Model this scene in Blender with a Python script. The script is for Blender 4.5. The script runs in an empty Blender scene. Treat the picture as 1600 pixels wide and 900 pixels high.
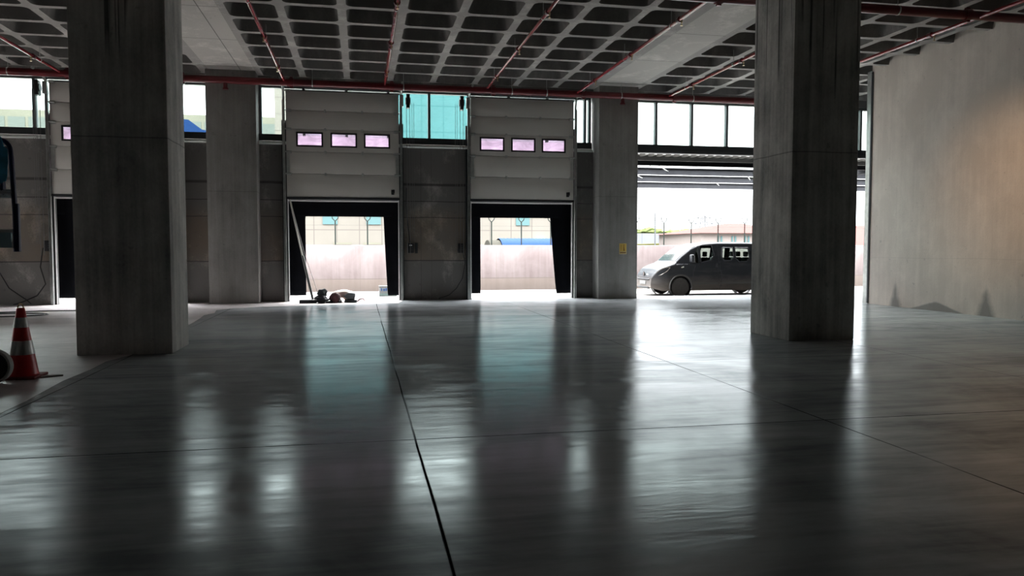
import bpy, bmesh, math, random
from mathutils import Vector, Matrix
PI = math.pi
S = bpy.context.scene
COL = S.collection
random.seed(7)

# ------------------------------------------------------------------ camera
cam_data = bpy.data.cameras.new('camera'); cam = bpy.data.objects.new('camera', cam_data); COL.objects.link(cam)
cam_data.sensor_width = 36.0; cam_data.lens = 36.0 * 1200 / 1600; cam_data.clip_end = 500
yaw, pitch = math.radians(11.17), math.radians(-3.0)
fwd = Vector((math.sin(yaw) * math.cos(pitch), math.cos(yaw) * math.cos(pitch), math.sin(pitch)))
cam.location = (0, 0, 1.5); cam.rotation_euler = fwd.to_track_quat('-Z', 'Y').to_euler()
S.camera = cam

# ------------------------------------------------------------------ sky and exposure
SKY_LOW, SKY_HIGH = 3.1, 32.0     # overcast sky: several times brighter overhead than at the horizon
w = bpy.data.worlds.new('overcast_sky'); S.world = w; w.use_nodes = True
bg = w.node_tree.nodes['Background']; bg.inputs[0].default_value = (0.95, 0.98, 1.0, 1); nt_ = w.node_tree; tc_ = nt_.nodes.new('ShaderNodeTexCoord'); sp_ = nt_.nodes.new('ShaderNodeSeparateXYZ'); mr_ = nt_.nodes.new('ShaderNodeMapRange')
nt_.links.new(tc_.outputs['Generated'], sp_.inputs[0]); nt_.links.new(sp_.outputs[2], mr_.inputs[0]); mr_.interpolation_type = 'SMOOTHSTEP'
for i_, v_ in enumerate((.22, .72, SKY_LOW, SKY_HIGH)): mr_.inputs[i_ + 1].default_value = v_
nt_.links.new(mr_.outputs[0], bg.inputs[1])
S.view_settings.view_transform = 'Standard'; S.view_settings.look = 'None'
S.view_settings.exposure = 0.55; S.view_settings.gamma = 1.0; S.view_settings.use_curve_mapping = False
S.cycles.max_bounces = 12; S.cycles.diffuse_bounces = 7; S.cycles.glossy_bounces = 4
S.cycles.transparent_max_bounces = 16; S.cycles.caustics_reflective = False
S.cycles.sample_clamp_indirect = 6.0

def portal(name, x0, x1, z0, z1, y=22.9):
    l = bpy.data.lights.new(name, 'AREA'); l.shape = 'RECTANGLE'; l.size = x1 - x0; l.size_y = z1 - z0
    l.cycles.is_portal = True
    o = bpy.data.objects.new(name, l); COL.objects.link(o)
    o.location = ((x0 + x1) / 2, y, (z0 + z1) / 2); o.rotation_euler = (-PI / 2, 0, 0)
    return o
portal('daylight_portal', 8.05, 22.0, 0.0, 5.95)
portal('daylight_portal', -15.6, 8.05, 4.6, 5.95)
portal('daylight_portal', -1.54, 0.7, 0.0, 2.4, 23.2)
po = portal('daylight_portal', 0, 3.0, 0.0, 3.0); po.location = (-15.8, 17.5, 1.5); po.rotation_euler = (PI / 2, 0, -PI / 2)
portal('daylight_portal', 3.56, 5.75, 0.0, 2.4, 23.2)

# ------------------------------------------------------------------ materials
class NT:
    def __init__(s, name):
        s.m = bpy.data.materials.new(name); s.m.use_nodes = True
        s.t = s.m.node_tree; s.b = s.t.nodes['Principled BSDF']; s.out = s.t.nodes['Material Output']
        s.co = s.t.nodes.new('ShaderNodeTexCoord').outputs['Object']
    def n(s, ty, **kw):
        nd = s.t.nodes.new(ty)
        for k, v in kw.items(): setattr(nd, k, v)
        return nd
    def put(s, sock, v):
        if isinstance(v, bpy.types.NodeSocket): s.t.links.new(v, sock)
        else: sock.default_value = v
    def math(s, op, a, b=0.0, c=None, clamp=False):
        nd = s.n('ShaderNodeMath', operation=op, use_clamp=clamp); s.put(nd.inputs[0], a); s.put(nd.inputs[1], b)
        if c is not None: s.put(nd.inputs[2], c)
        return nd.outputs[0]
    def xyz(s, co=None):
        nd = s.n('ShaderNodeSeparateXYZ'); s.put(nd.inputs[0], co or s.co); return nd.outputs
    def noise(s, scale=(1, 1, 1), detail=4, rough=0.55, dist=0.0, off=(0, 0, 0)):
        mp = s.n('ShaderNodeMapping'); s.put(mp.inputs[0], s.co); mp.inputs['Scale'].default_value = scale; mp.inputs['Location'].default_value = off
        nd = s.n('ShaderNodeTexNoise'); s.put(nd.inputs['Vector'], mp.outputs[0]); nd.inputs['Scale'].default_value = 1
        nd.inputs['Detail'].default_value = detail; nd.inputs['Roughness'].default_value = rough; nd.inputs['Distortion'].default_value = dist
        return nd.outputs['Fac']
    def remap(s, v, a, b, c=0.0, d=1.0):
        nd = s.n('ShaderNodeMapRange'); s.put(nd.inputs[0], v)
        for i, x in enumerate((a, b, c, d)): nd.inputs[i + 1].default_value = x
        return nd.outputs[0]
    def mix(s, f, a, b, mode='MIX'):
        nd = s.n('ShaderNodeMix', data_type='RGBA', blend_type=mode)
        s.put(nd.inputs[0], f)
        for i, x in ((6, a), (7, b)):
            if isinstance(x, bpy.types.NodeSocket): s.t.links.new(x, nd.inputs[i])
            else: nd.inputs[i].default_value = (*x, 1)
        return nd.outputs[2]
    def bump(s, h, strength=0.3, dist=0.02):
        nd = s.n('ShaderNodeBump'); s.put(nd.inputs['Height'], h); nd.inputs['Strength'].default_value = strength; nd.inputs['Distance'].default_value = dist
        s.t.links.new(nd.outputs[0], s.b.inputs['Normal'])

def plain(name, c, rough=0.5, metal=0.0, var=0.0, sc=6, bump=0.0, spec=None):
    t = NT(name); t.b.inputs['Base Color'].default_value = (*c, 1); t.b.inputs['Roughness'].default_value = rough; t.b.inputs['Metallic'].default_value = metal
    if spec is not None: t.b.inputs['Specular IOR Level'].default_value = spec
    if var:
        nz = t.noise((sc, sc, sc), 4)
        t.put(t.b.inputs['Base Color'], t.mix(t.remap(nz, 0.3, 0.7), tuple(x * (1 - var) for x in c), tuple(min(1, x * (1 + var)) for x in c)))
        if bump: t.bump(nz, bump)
    return t.m

def concrete(name, lo, hi, lines=(), drips=False, streak=1.0, stains=(), vlines=(), rough=0.85, zband=None):
    t = NT(name); X, Y, Z = t.xyz()
    blot = t.noise((1.3, 1.3, 1.0), 7, 0.62, 0.25)
    st = t.noise((9, 9, 0.35), 5, 0.6, 0.1, (3, 1, 5))
    fine = t.noise((30, 30, 22), 3, 0.6)
    v = t.math('ADD', t.math('MULTIPLY', blot, 0.5), t.math('ADD', t.math('MULTIPLY', st, 0.38 * streak), t.math('MULTIPLY', fine, 0.12)))
    c = t.mix(t.remap(v, 0.36, 0.36 + 0.26 * (0.75 + 0.25 * streak)), lo, hi)
    if zband:
        z0, z1, tint = zband
        m1 = t.math('MULTIPLY', t.remap(Z, z0 - .01, z0 + .01), t.remap(Z, z1 + .35, z1 - .1))
        c = t.mix(t.math('MULTIPLY', m1, t.remap(t.noise((1.2, 1.2, 1.2), 3), .3, .6, .35, 1)), c, tint, 'MULTIPLY')
    spots = t.remap(t.noise((7, 7, 7), 2, 0.5, 0, (9, 9, 9)), 0.70, 0.76)
    c = t.mix(t.math('MULTIPLY', spots, 0.35), c, tuple(x * 0.45 for x in lo))
    wob = t.math('MULTIPLY', t.math('SUBTRACT', t.noise((0.8, 0.8, 0.8), 2), 0.5), 0.05)
    for z, wd, dk in lines:
        d = t.math('ABSOLUTE', t.math('SUBTRACT', t.math('ADD', Z, wob), z))
        c = t.mix(t.math('MULTIPLY', t.remap(d, wd, wd * 0.4), dk), c, tuple(x * 0.25 for x in lo))
    for ax, z, wd, dk in vlines:
        d = t.math('ABSOLUTE', t.math('SUBTRACT', X if ax == 'x' else Y, z))
        c = t.mix(t.math('MULTIPLY', t.remap(d, wd, wd * 0.4), dk), c, tuple(x * 0.25 for x in lo))
    if drips:
        dn = t.noise((16, 16, 0.12), 2, 0.4, 0, (1, 2, 3))
        lim = t.math('ADD', t.math('MULTIPLY', t.noise((5, 5, 0.02), 1), 3.2), 2.9)
        dd = t.math('MULTIPLY', t.remap(dn, 0.60, 0.66), t.remap(t.math('SUBTRACT', Z, lim), -0.1, 0.3))
        c = t.mix(t.math('MULTIPLY', dd, 0.75), c, (0.012, 0.012, 0.014))
    for y0, h, hw in stains:
        d = t.math('ABSOLUTE', t.math('SUBTRACT', Y, y0))
        lim = t.math('MULTIPLY', t.math('SUBTRACT', 1.0, t.math('DIVIDE', Z, h), None, True), hw)
        lim = t.math('ADD', lim, t.math('MULTIPLY', t.math('SUBTRACT', t.noise((5, 5, 5), 3), 0.5), 0.12))
        m = t.math('MULTIPLY', t.remap(t.math('SUBTRACT', lim, d), -0.02, 0.14), t.remap(Z, h * 1.1, h * 0.75))
        c = t.mix(t.math('MULTIPLY', m, 0.62), c, (0.10, 0.11, 0.11))
    t.put(t.b.inputs['Base Color'], c); t.b.inputs['Roughness'].default_value = rough
    t.b.inputs['Specular IOR Level'].default_value = 0.35
    t.bump(t.math('ADD', fine, t.math('MULTIPLY', blot, 2)), 0.35, 0.01)
    return t.m

M = {}
M['column'] = concrete('column_concrete', (0.24, 0.24, 0.23), (0.74, 0.725, 0.68), lines=((3.03, 0.014, 0.5),), drips=True)
M['pier'] = concrete('pier_concrete', (0.18, 0.176, 0.167), (0.32, 0.313, 0.298), lines=((3.0, 0.012, .3),))
M['facade'] = concrete('facade_concrete', (0.15, 0.145, 0.137), (0.48, 0.455, 0.42), lines=((3.3, 0.05, .8), (2.82, 0.018, .8), (2.36, 0.018, .7), (1.13, 0.022, .8)), streak=.2,
                       vlines=(('x', 1.72, .012, .4), ('x', 2.02, .01, .3)), zband=(1.14, 2.4, (1.1, 0.95, 0.80)))
M['side_wall'] = concrete('side_wall_concrete', (0.68, 0.61, 0.54), (0.88, 0.80, 0.715), streak=.55,
                          stains=((17.32, .72, .26), (14.42, .75, .30), (15.9, .24, .9), (12.6, .3, .7)), lines=((1.25, .01, .12),))
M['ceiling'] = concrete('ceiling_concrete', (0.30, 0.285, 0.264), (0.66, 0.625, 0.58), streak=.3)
M['soffit'] = concrete('soffit_concrete', (0.44, 0.418, 0.385), (0.84, 0.80, 0.735), streak=.2,
                       vlines=tuple([('y', 16.1 + 2.44 * k, .018, .8) for k in range(-3, 3)] + [('x', -3.06, .014, .9), ('x', 8.0, .012, .7)]))

def floor_mat():
    t = NT('polished_floor'); X, Y, Z = t.xyz()
    a = t.noise((0.28, 1.5, 1), 6, 0.62, 0.5); b = t.noise((1.2, 8.0, 1), 4, 0.6, 0.3, (5, 2, 0)); c_ = t.noise((0.5, 0.5, 1), 5, 0.65, 1.2, (9, 9, 0))
    v = t.math('ADD', t.math('MULTIPLY', a, .40), t.math('ADD', t.math('MULTIPLY', b, .25), t.math('MULTIPLY', c_, .35)))
    v = t.math('ADD', t.math('MULTIPLY', t.math('SUBTRACT', v, .5), 1.35), .5)
    col = t.mix(t.remap(v, .36, .62), (0.29, 0.31, 0.325), (0.68, 0.71, 0.73))
    wob = t.math('MULTIPLY', t.math('SUBTRACT', t.noise((.5, .5, 1), 2), .5), .03)
    fade = t.remap(t.noise((.35, .35, 1), 2, .5, 0, (2, 7, 0)), .35, .5, .45, 1)
    jm = None
    for sock, first in ((X, 0.41), (Y, 5.98)):
        u = t.math('DIVIDE', t.math('SUBTRACT', t.math('ADD', sock, wob), first), 3.55)
        d = t.math('MULTIPLY', t.math('ABSOLUTE', t.math('SUBTRACT', u, t.math('ROUND', u))), 3.55)
        k = t.remap(d, .010, .005)
        jm = k if jm is None else t.math('MAXIMUM', jm, k)
    jm = t.math('MULTIPLY', jm, fade)
    col = t.mix(jm, col, (0.008, 0.008, 0.008))
    h = t.math('ADD', t.math('MULTIPLY', a, 1.0), t.math('MULTIPLY', t.noise((0.9, 5.0, 1), 3, .55, .3, (4, 4, 0)), .9))
    h = t.math('SUBTRACT', h, t.math('MULTIPLY', jm, 1.0))
    bp = t.n('ShaderNodeBump'); t.put(bp.inputs['Height'], h); bp.inputs['Strength'].default_value = .13; bp.inputs['Distance'].default_value = .02
    t.t.nodes.remove(t.b)
    d_ = t.n('ShaderNodeBsdfDiffuse'); g_ = t.n('ShaderNodeBsdfGlossy', distribution='BECKMANN'); t.put(d_.inputs[0], col); g_.inputs[0].default_value = (.94, .98, 1, 1)
    t.put(g_.inputs['Roughness'], t.remap(v, .36, .64, .27, .15))
    t.put(d_.inputs['Normal'], bp.outputs[0]); t.put(g_.inputs['Normal'], bp.outputs[0])
    lw = t.n('ShaderNodeLayerWeight'); lw.inputs[0].default_value = .5; fac_ = lw.outputs['Facing']
    f_ = t.math('MULTIPLY', t.math('SUBTRACT', 1.0, jm), t.math('ADD', t.remap(v, .36, .62, .045, .135), t.math('MULTIPLY', .60, t.math('POWER', fac_, 6.0))))
    mx = t.n('ShaderNodeMixShader'); t.put(mx.inputs[0], f_); t.t.links.new(d_.outputs[0], mx.inputs[1]); t.t.links.new(g_.outputs[0], mx.inputs[2])
    t.t.links.new(mx.outputs[0], t.out.inputs[0])
    return t.m
M['floor'] = floor_mat()
M['dark_unseen'] = plain('dark_unseen_wall', (.07, .068, .065), .9, 0, .2, 2)  # finish of the unseen rear wall, made dark to cut bounce light
M['coffer_shade'] = concrete('coffer_shade_concrete', (0.15, 0.143, 0.134), (0.30, 0.285, 0.265), streak=.3)  # darker than the ribs: shade inside the coffers put into the colour
def raw_floor():
    t = NT('raw_dusty_floor'); a = t.noise((.4, 1.6, 1), 6, .65, .6); b = t.noise((6, 6, 1), 4)
    col = t.mix(t.remap(t.math('ADD', t.math('MULTIPLY', a, .7), t.math('MULTIPLY', b, .3)), .35, .65), (0.58, .525, .52), (0.86, .79, .785))
    t.put(t.b.inputs['Base Color'], col); t.b.inputs['Roughness'].default_value = .36
    t.bump(b, .3, .01); return t.m
M['raw_floor'] = raw_floor()
M['ground'] = plain('yard_concrete', (0.156, 0.149, 0.139), .9, 0, .12, 2)

def yard_wall():
    t = NT('yard_wall'); X, Y, Z = t.xyz()
    a = t.noise((.8, .8, .9), 6, .65, .5); b = t.noise((7, 7, .5), 4, .6)
    c = t.mix(t.remap(t.math('ADD', t.math('MULTIPLY', a, .6), t.math('MULTIPLY', b, .4)), .38, .62), (0.072, 0.053, 0.052), (0.104, 0.085, 0.083))
    c = t.mix(t.math('MULTIPLY', t.remap(Z, .50, .46), .55), c, (0.092, 0.072, 0.057))
    for z in (.47,):
        c = t.mix(t.math('MULTIPLY', t.remap(t.math('ABSOLUTE', t.math('SUBTRACT', Z, z)), .02, .01), .6), c, (0.048, 0.037, 0.035))
    u = t.math('DIVIDE', X, 2.6); d = t.math('ABSOLUTE', t.math('SUBTRACT', u, t.math('ROUND', u)))
    c = t.mix(t.math('MULTIPLY', t.remap(d, .008, .004), .5), c, (0.074, 0.057, 0.052))
    t.put(t.b.inputs['Base Color'], c); t.b.inputs['Roughness'].default_value = .9; return t.m
M['yard_wall'] = yard_wall()

def grid_mat(name, base, line, sx, sz, w_=.02, ox=0, oz=0, rough=.6, var=.08, use='x'):
    t = NT(name); X, Y, Z = t.xyz(); m = None
    for sock, s_, o_ in ((X if use == 'x' else Y, sx, ox), (Z, sz, oz)):
        u = t.math('DIVIDE', t.math('SUBTRACT', sock, o_), s_); d = t.math('MULTIPLY', t.math('ABSOLUTE', t.math('SUBTRACT', u, t.math('ROUND', u))), s_)
        k = t.remap(d, w_, w_ * .5); m = k if m is None else t.math('MAXIMUM', m, k)
    nz = t.remap(t.noise((.3, .3, .3), 4), .3, .7)
    c = t.mix(nz, tuple(x * (1 - var) for x in base), tuple(min(1, x * (1 + var)) for x in base))
    t.put(t.b.inputs['Base Color'], t.mix(m, c, line)); t.b.inputs['Roughness'].default_value = rough; t.b.inputs['Specular IOR Level'].default_value = .12; return t.m
M['cladding'] = grid_mat('beige_cladding', (0.073, 0.067, 0.058), (0.046, 0.041, 0.036), 1.35, .98, .03, -2.48, 2.74)
M['curtain_glass'] = grid_mat('teal_curtain_glass', (0.024, 0.064, 0.067), (0.015, 0.050, 0.053), 1.35, 1.6, .04, 0, 4.0, .25)
M['teal_window'] = plain('teal_window', (0.036, 0.066, 0.068), .4, spec=.12)
M['factory'] = plain('factory_beige', (.075, .073, .058), .9, 0, .06, .5, spec=.03)
M['factory_glass'] = plain('factory_glass', (.055, .062, .056), .6, spec=.03)
M['blue_roof'] = plain('blue_roof_sheet', (.004, .013, .042), .7, spec=.02)
M['gable'] = plain('gable_grey', (.018, .017, .014), .9, spec=.02)
M['red_roof'] = plain('red_roof', (.045, .014, .012), .8, 0, .1, spec=.02)
M['house_wall'] = plain('house_wall', (0.089, 0.074, 0.068), .8, 0, .05)
M['white_paint'] = plain('white_paint', (.75, .75, .73), .5)
M['far_white'] = grid_mat('far_white_panels', (0.083, 0.086, 0.092), (0.062, 0.066, 0.072), 1.5, 9, .05)
M['grass'] = plain('dry_grass', (.035, .034, .012), .95, 0, .35, .6, spec=.02)
M['bushes'] = plain('bushes', (.03, .038, .013), .95, 0, .3, 3, spec=.02)
M['steel_dark'] = plain('dark_steel', (.045, .048, .052), .5, .2, .15, 3)
M['canopy_steel'] = plain('canopy_steel', (.016, .0165, .019), .7, 0, .15, 3, spec=.15)
M['canopy_deck'] = plain('canopy_deck', (.13, .125, .115), .7, 0, .1, 3, spec=.15)
M['steel_frame'] = plain('grey_window_frame', (.12, .13, .13), .4, .4)
M['sill_dark'] = plain('dark_transom', (.02, .024, .026), .45)
M['chain'] = plain('dull_chain', (.16, .16, .155), .6, .3)
M['galv'] = plain('galvanised', (.50, .52, .50), .35, .75, .15, 8)
M['sillmetal'] = plain('pale_sill', (.70, .74, .70), .3, .3)
M['lit_reveal'] = plain('lit_reveal_pale', (.72, .70, .69), .5)  # pale colour stands in for daylight on the opening reveals
M['black'] = plain('black_rubber', (.008, .009, .012), .6)
M['curtain_black'] = plain('black_shelter_cloth', (.004, .0043, .0055), .9, 0, .3, 2, spec=.03)
M['plastic_black'] = plain('black_plastic', (.012, .012, .013), .35)
M['red_pipe'] = plain('red_pipe', (.11, .006, .009), .3, 0, .2, 3)
M['red_branch'] = plain('red_branch_pipe', (.30, .03, .035), .15, 0, .15, 3, spec=.9)
M['brass'] = plain('brass', (.6, .45, .25), .3, .9)
M['soft_grey'] = plain('deck_edge', (.42, .41, .39), .6)

def panel_mat():
    t = NT('door_panel_skin'); X, Y, Z = t.xyz()
    u = t.math('MULTIPLY', Z, 16.0); fr = t.math('FRACT', u)
    g = t.remap(t.math('ABSOLUTE', t.math('SUBTRACT', fr, .5)), .06, .02)
    t.put(t.b.inputs['Base Color'], t.mix(t.math('MULTIPLY', g, .12), t.mix(t.noise((1, 1, 1), 3), (.55, .535, .495), (.63, .615, .57)), (.35, .34, .32)))
    t.b.inputs['Roughness'].default_value = .36; t.bump(g, .2, .004); return t.m
M['door_panel'] = panel_mat()

def glass(name, tint, gl=.10):
    t = NT(name); t.t.nodes.remove(t.b)
    tr = t.n('ShaderNodeBsdfTransparent'); tr.inputs[0].default_value = (*tint, 1)
    g = t.n('ShaderNodeBsdfGlossy'); g.inputs['Roughness'].default_value = .02
    fr = t.n('ShaderNodeFresnel'); fr.inputs[0].default_value = 1.45
    mx = t.n('ShaderNodeMixShader'); t.t.links.new(fr.outputs[0], mx.inputs[0]); t.t.links.new(tr.outputs[0], mx.inputs[1]); t.t.links.new(g.outputs[0], mx.inputs[2])
    t.t.links.new(mx.outputs[0], t.out.inputs[0]); return t.m
M['glass'] = glass('window_glass', (.90, .95, .93))
M['van_glass'] = glass('van_glass', (.74, .84, .79))
def translucent(name, c, f=.75):
    t = NT(name); t.t.nodes.remove(t.b)
    a = t.n('ShaderNodeBsdfTranslucent'); d = t.n('ShaderNodeBsdfDiffuse')
    nz = t.noise((2.2, 1, 5), 5, .6, 1.2)
    cc = t.mix(t.remap(nz, .3, .7), tuple(x * .62 for x in c), c)
    t.put(a.inputs[0], cc); t.put(d.inputs[0], cc)
    mx = t.n('ShaderNodeMixShader'); mx.inputs[0].default_value = f
    t.t.links.new(d.outputs[0], mx.inputs[1]); t.t.links.new(a.outputs[0], mx.inputs[2]); t.t.links.new(mx.outputs[0], t.out.inputs[0]); return t.m
M['mauve_sheet'] = translucent('mauve_sheet', (.45, .36, .43))

# ------------------------------------------------------------------ mesh helpers
class MB:
    def __init__(s): s.b = bmesh.new()
    def box(s, x0, x1, y0, y1, z0, z1, bev=0.0):
        vs = [s.b.verts.new((x, y, z)) for x in (x0, x1) for y in (y0, y1) for z in (z0, z1)]
        fs = [s.b.faces.new([vs[i] for i in f]) for f in ((0, 1, 3, 2), (4, 6, 7, 5), (0, 4, 5, 1), (2, 3, 7, 6), (0, 2, 6, 4), (1, 5, 7, 3))]
        if bev:
            es = list({e for f in fs for e in f.edges}); bmesh.ops.bevel(s.b, geom=es, offset=bev, segments=2, affect='EDGES', profile=.5)
        return s
    def tube(s, pts, r, seg=8, cap=True):
        pts = [Vector(p) for p in pts]; rings = []
        rr = r if isinstance(r, (list, tuple)) else [r] * len(pts)
        up = None
        for i, p in enumerate(pts):
            d = (pts[min(i + 1, len(pts) - 1)] - pts[max(i - 1, 0)]).normalized()
            if up is None: up = Vector((0, 0, 1)) if abs(d.z) < .9 else Vector((1, 0, 0))
            a = (up - d * up.dot(d)).normalized(); up = a; c = d.cross(a)
            rings.append([s.b.verts.new(p + (a * math.cos(2 * PI * k / seg) + c * math.sin(2 * PI * k / seg)) * rr[i]) for k in range(seg)])
        for i in range(len(rings) - 1):
            for k in range(seg): s.b.faces.new((rings[i][k], rings[i][(k + 1) % seg], rings[i + 1][(k + 1) % seg], rings[i + 1][k]))
        if cap: s.b.faces.new(rings[0][::-1]); s.b.faces.new(rings[-1])
        return s
    def lathe(s, prof, c, axis='z', seg=24):
        rings = []
        for r, h in prof:
            ring = []
            for k in range(seg):
                a = 2 * PI * k / seg; u, v = r * math.cos(a), r * math.sin(a)
                p = {'z': (u, v, h), 'y': (u, h, v), 'x': (h, u, v)}[axis]
                ring.append(s.b.verts.new((c[0] + p[0], c[1] + p[1], c[2] + p[2])))
            rings.append(ring)
        for i in range(len(rings) - 1):
            for k in range(seg): s.b.faces.new((rings[i][k], rings[i][(k + 1) % seg], rings[i + 1][(k + 1) % seg], rings[i + 1][k]))
        for ring, (r, h) in ((rings[0], prof[0]), (rings[-1], prof[-1])):
            if r > 1e-4: s.b.faces.new(ring)
        return s
    def prism(s, poly, y0, y1, axis='y'):
        def P(a, b, d): return {'y': (a, d, b), 'x': (d, a, b), 'z': (a, b, d)}[axis]
        A = [s.b.verts.new(P(a, b, y0)) for a, b in poly]; B = [s.b.verts.new(P(a, b, y1)) for a, b in poly]
        s.b.faces.new(A); s.b.faces.new(B[::-1]); n = len(poly)
        for i in range(n): s.b.faces.new((A[i], A[(i + 1) % n], B[(i + 1) % n], B[i]))
        return s
    def blob(s, c, r, seed=0, lump=.2, sub=3):
        rnd = random.Random(seed); ph = [rnd.uniform(0, 6) for _ in range(6)]
        res = bmesh.ops.create_icosphere(s.b, subdivisions=sub, radius=1)
        for v in res['verts']:
            p = v.co.copy(); k = 1 + lump * (math.sin(3 * p.x + ph[0]) * math.sin(4 * p.y + ph[1]) + .6 * math.sin(6 * p.z + ph[2]) * math.sin(5 * p.x + ph[3]))
            v.co = Vector((c[0] + p.x * r[0] * k, c[1] + p.y * r[1] * k, c[2] + max(p.z, -.75) * r[2] * k))
        return s
    def build(s, name, mat, parent=None, origin=None, smooth=True, fix=True):
        if fix: bmesh.ops.recalc_face_normals(s.b, faces=s.b.faces)
        me = bpy.data.meshes.new(name); 
        o0 = Vector(origin) if origin is not None else Vector((0, 0, 0))
        base = Vector((0, 0, 0))
        q = parent
        while q is not None: base = base + q.location; q = q.parent
        if parent is None and origin is not None:
            bmesh.ops.translate(s.b, verts=s.b.verts, vec=-o0)
        elif parent is not None:
            bmesh.ops.translate(s.b, verts=s.b.verts, vec=-base)
        s.b.to_mesh(me); s.b.free()
        if smooth:
            me.shade_smooth(); me.set_sharp_from_angle(angle=math.radians(35))
        for m in (mat if isinstance(mat, (list, tuple)) else [mat]): me.materials.append(M[m] if isinstance(m, str) else m)
        o = bpy.data.objects.new(name, me); COL.objects.link(o)
        if parent is not None: o.parent = parent
        elif origin is not None: o.location = o0
        return o

def tag(o, label=None, cat=None, group=None, kind=None):
    if label: o['label'] = label
    if cat: o['category'] = cat
    if group: o['group'] = group
    if kind: o['kind'] = kind
    return o
def thing(name, label, cat, loc=(0, 0, 0), group=None, kind=None):
    o = bpy.data.objects.new(name, None); COL.objects.link(o); o.location = loc; o.empty_display_size = .2
    return tag(o, label, cat, group, kind)
def structure(o): o['kind'] = 'structure'; return o

# ------------------------------------------------------------------ room shell
ZC = 6.2
XL, XR, YB, YF = -15.6, 24.0, -24.0, 22.2
# polished floor and raw dusty floor meet along a ragged edge
edge = [(-3.2, 7.2), (-3.22, 8.2), (-3.30, 9.4), (-3.27, 10.2), (-3.3, 10.9), (-3.15, 11.5), (-3.1, 12.6), (-3.25, 14.6), (-3.3, 16.3), (-3.35, 17.2), (-3.42, 18.0), (-3.3, 18.6), (-3.4, 19.4), (-3.1, 19.9), (-2.4, 20.3), (-1.8, 20.45), (-1.5, 20.55), (0.2, 20.9), (1.0, 20.95), (1.2, 22.0), (1.2, 22.2)]
b = MB(); L = [(XL, YB), (-3.2, YB)]
vs = [b.b.verts.new((x, y, 0)) for x, y in [(-3.2, YB)] + edge + [(1.2, 22.55), (XR, 22.55), (XR, YB)]]
b.b.faces.new(vs); tag(structure(b.build('floor', 'floor', smooth=False)), 'dark grey polished concrete floor with saw-cut joints', 'floor')
b = MB(); vs = [b.b.verts.new((x, y, 0.003)) for x, y in [(-3.2, YB)] + edge + [(1.2, 22.55), (XL, 22.55), (XL, YB)]]
b.b.faces.new(vs[::-1]); tag(structure(b.build('floor_raw', 'raw_floor', smooth=False)), 'pale dusty unpolished floor strip on the left', 'floor')
b = MB(); b.box(XL, XR, YB, 22.55, -.4, -.01); tag(structure(b.build('floor_slab', 'ground')), 'concrete slab edge under the hall floor', 'floor')

# waffle ceiling
def cells(lo, hi, first, step): # list of boundaries
    k = math.floor((lo - first) / step); out = []
    while first + k * step < hi: out.append(k); k += 1
    return out
PX, PY = 1.19, 1.10
def rrect(x0, x1, y0, y1, r, n=3):
    pts = []
    for cx, cy, a0 in ((x1 - r, y1 - r, 0), (x0 + r, y1 - r, 90), (x0 + r, y0 + r, 180), (x1 - r, y0 + r, 270)):
        for k in range(n + 1):
            a = math.radians(a0 + 90 * k / n); pts.append((cx + r * math.cos(a), cy + r * math.sin(a)))
    return pts
b = MB(); B = b.b
sof = MB()
YK0 = 16.75 - 5 * PY    # a rib line; rows -> 11.25.. filled around the column row
for i in cells(-14.6 - 1.2, XR - .5, -2.69, PX):
    x0 = -2.69 + i * PX; x1 = x0 + PX
    solid_x = (i % 9) == 8
    for j in cells(YB + .3, 22.0, YK0, PY):
        y0 = YK0 + j * PY; y1 = y0 + PY
        if y1 > 22.3: y1 = 22.3
        if solid_x or (j in (0, -9)) :
            (sof if solid_x else b).b.faces.new([(sof if solid_x else b).b.verts.new(p) for p in ((x0, y0, ZC), (x0, y1, ZC), (x1, y1, ZC), (x1, y0, ZC))]); continue
        yy1 = y1
        mx, my = .085, .075
        ext = .16 if (i % 9) == 0 else 0
        extr = .16 if (i % 9) == 7 else 0
        o_ = [(x1, yy1), (x0, yy1), (x0, y0), (x1, y0)]
        lo_ = rrect(x0 + mx + ext * .4, x1 - mx - extr, y0 + my, yy1 - my, .13)
        hi_ = rrect(x0 + mx + .1 + ext * .4, x1 - mx - .1 - extr, y0 + my + .09, yy1 - my - .09, .1)
        O = [B.verts.new((*p, ZC)) for p in o_]; Lv = [B.verts.new((*p, ZC)) for p in lo_]; Hv = [B.verts.new((*p, ZC + .42)) for p in hi_]
        n = 4
        for c in range(4):
            ring = Lv[c * n:(c + 1) * n]
            for k in range(n - 1): B.faces.new((O[c], ring[k], ring[k + 1]))
            nxt = Lv[((c + 1) % 4) * n]
            B.faces.new((O[c], ring[-1], nxt, O[(c + 1) % 4]))
        N = len(Lv)
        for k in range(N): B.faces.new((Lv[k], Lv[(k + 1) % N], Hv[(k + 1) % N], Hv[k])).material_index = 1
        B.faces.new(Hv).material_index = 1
bmesh.ops.remove_doubles(B, verts=B.verts, dist=.0005)
ceil = tag(structure(b.build('ceiling', ['ceiling', 'coffer_shade'], fix=False)), 'waffle slab ceiling of deep square coffers', 'ceiling')
sof.build('beam_soffit', 'soffit', ceil, smooth=False, fix=False)
b = MB(); b.box(XL - .3, XR + .3, YB - .3, 22.6, ZC + .43, ZC + .8); b.build('roof_slab', 'ceiling', ceil)

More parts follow.
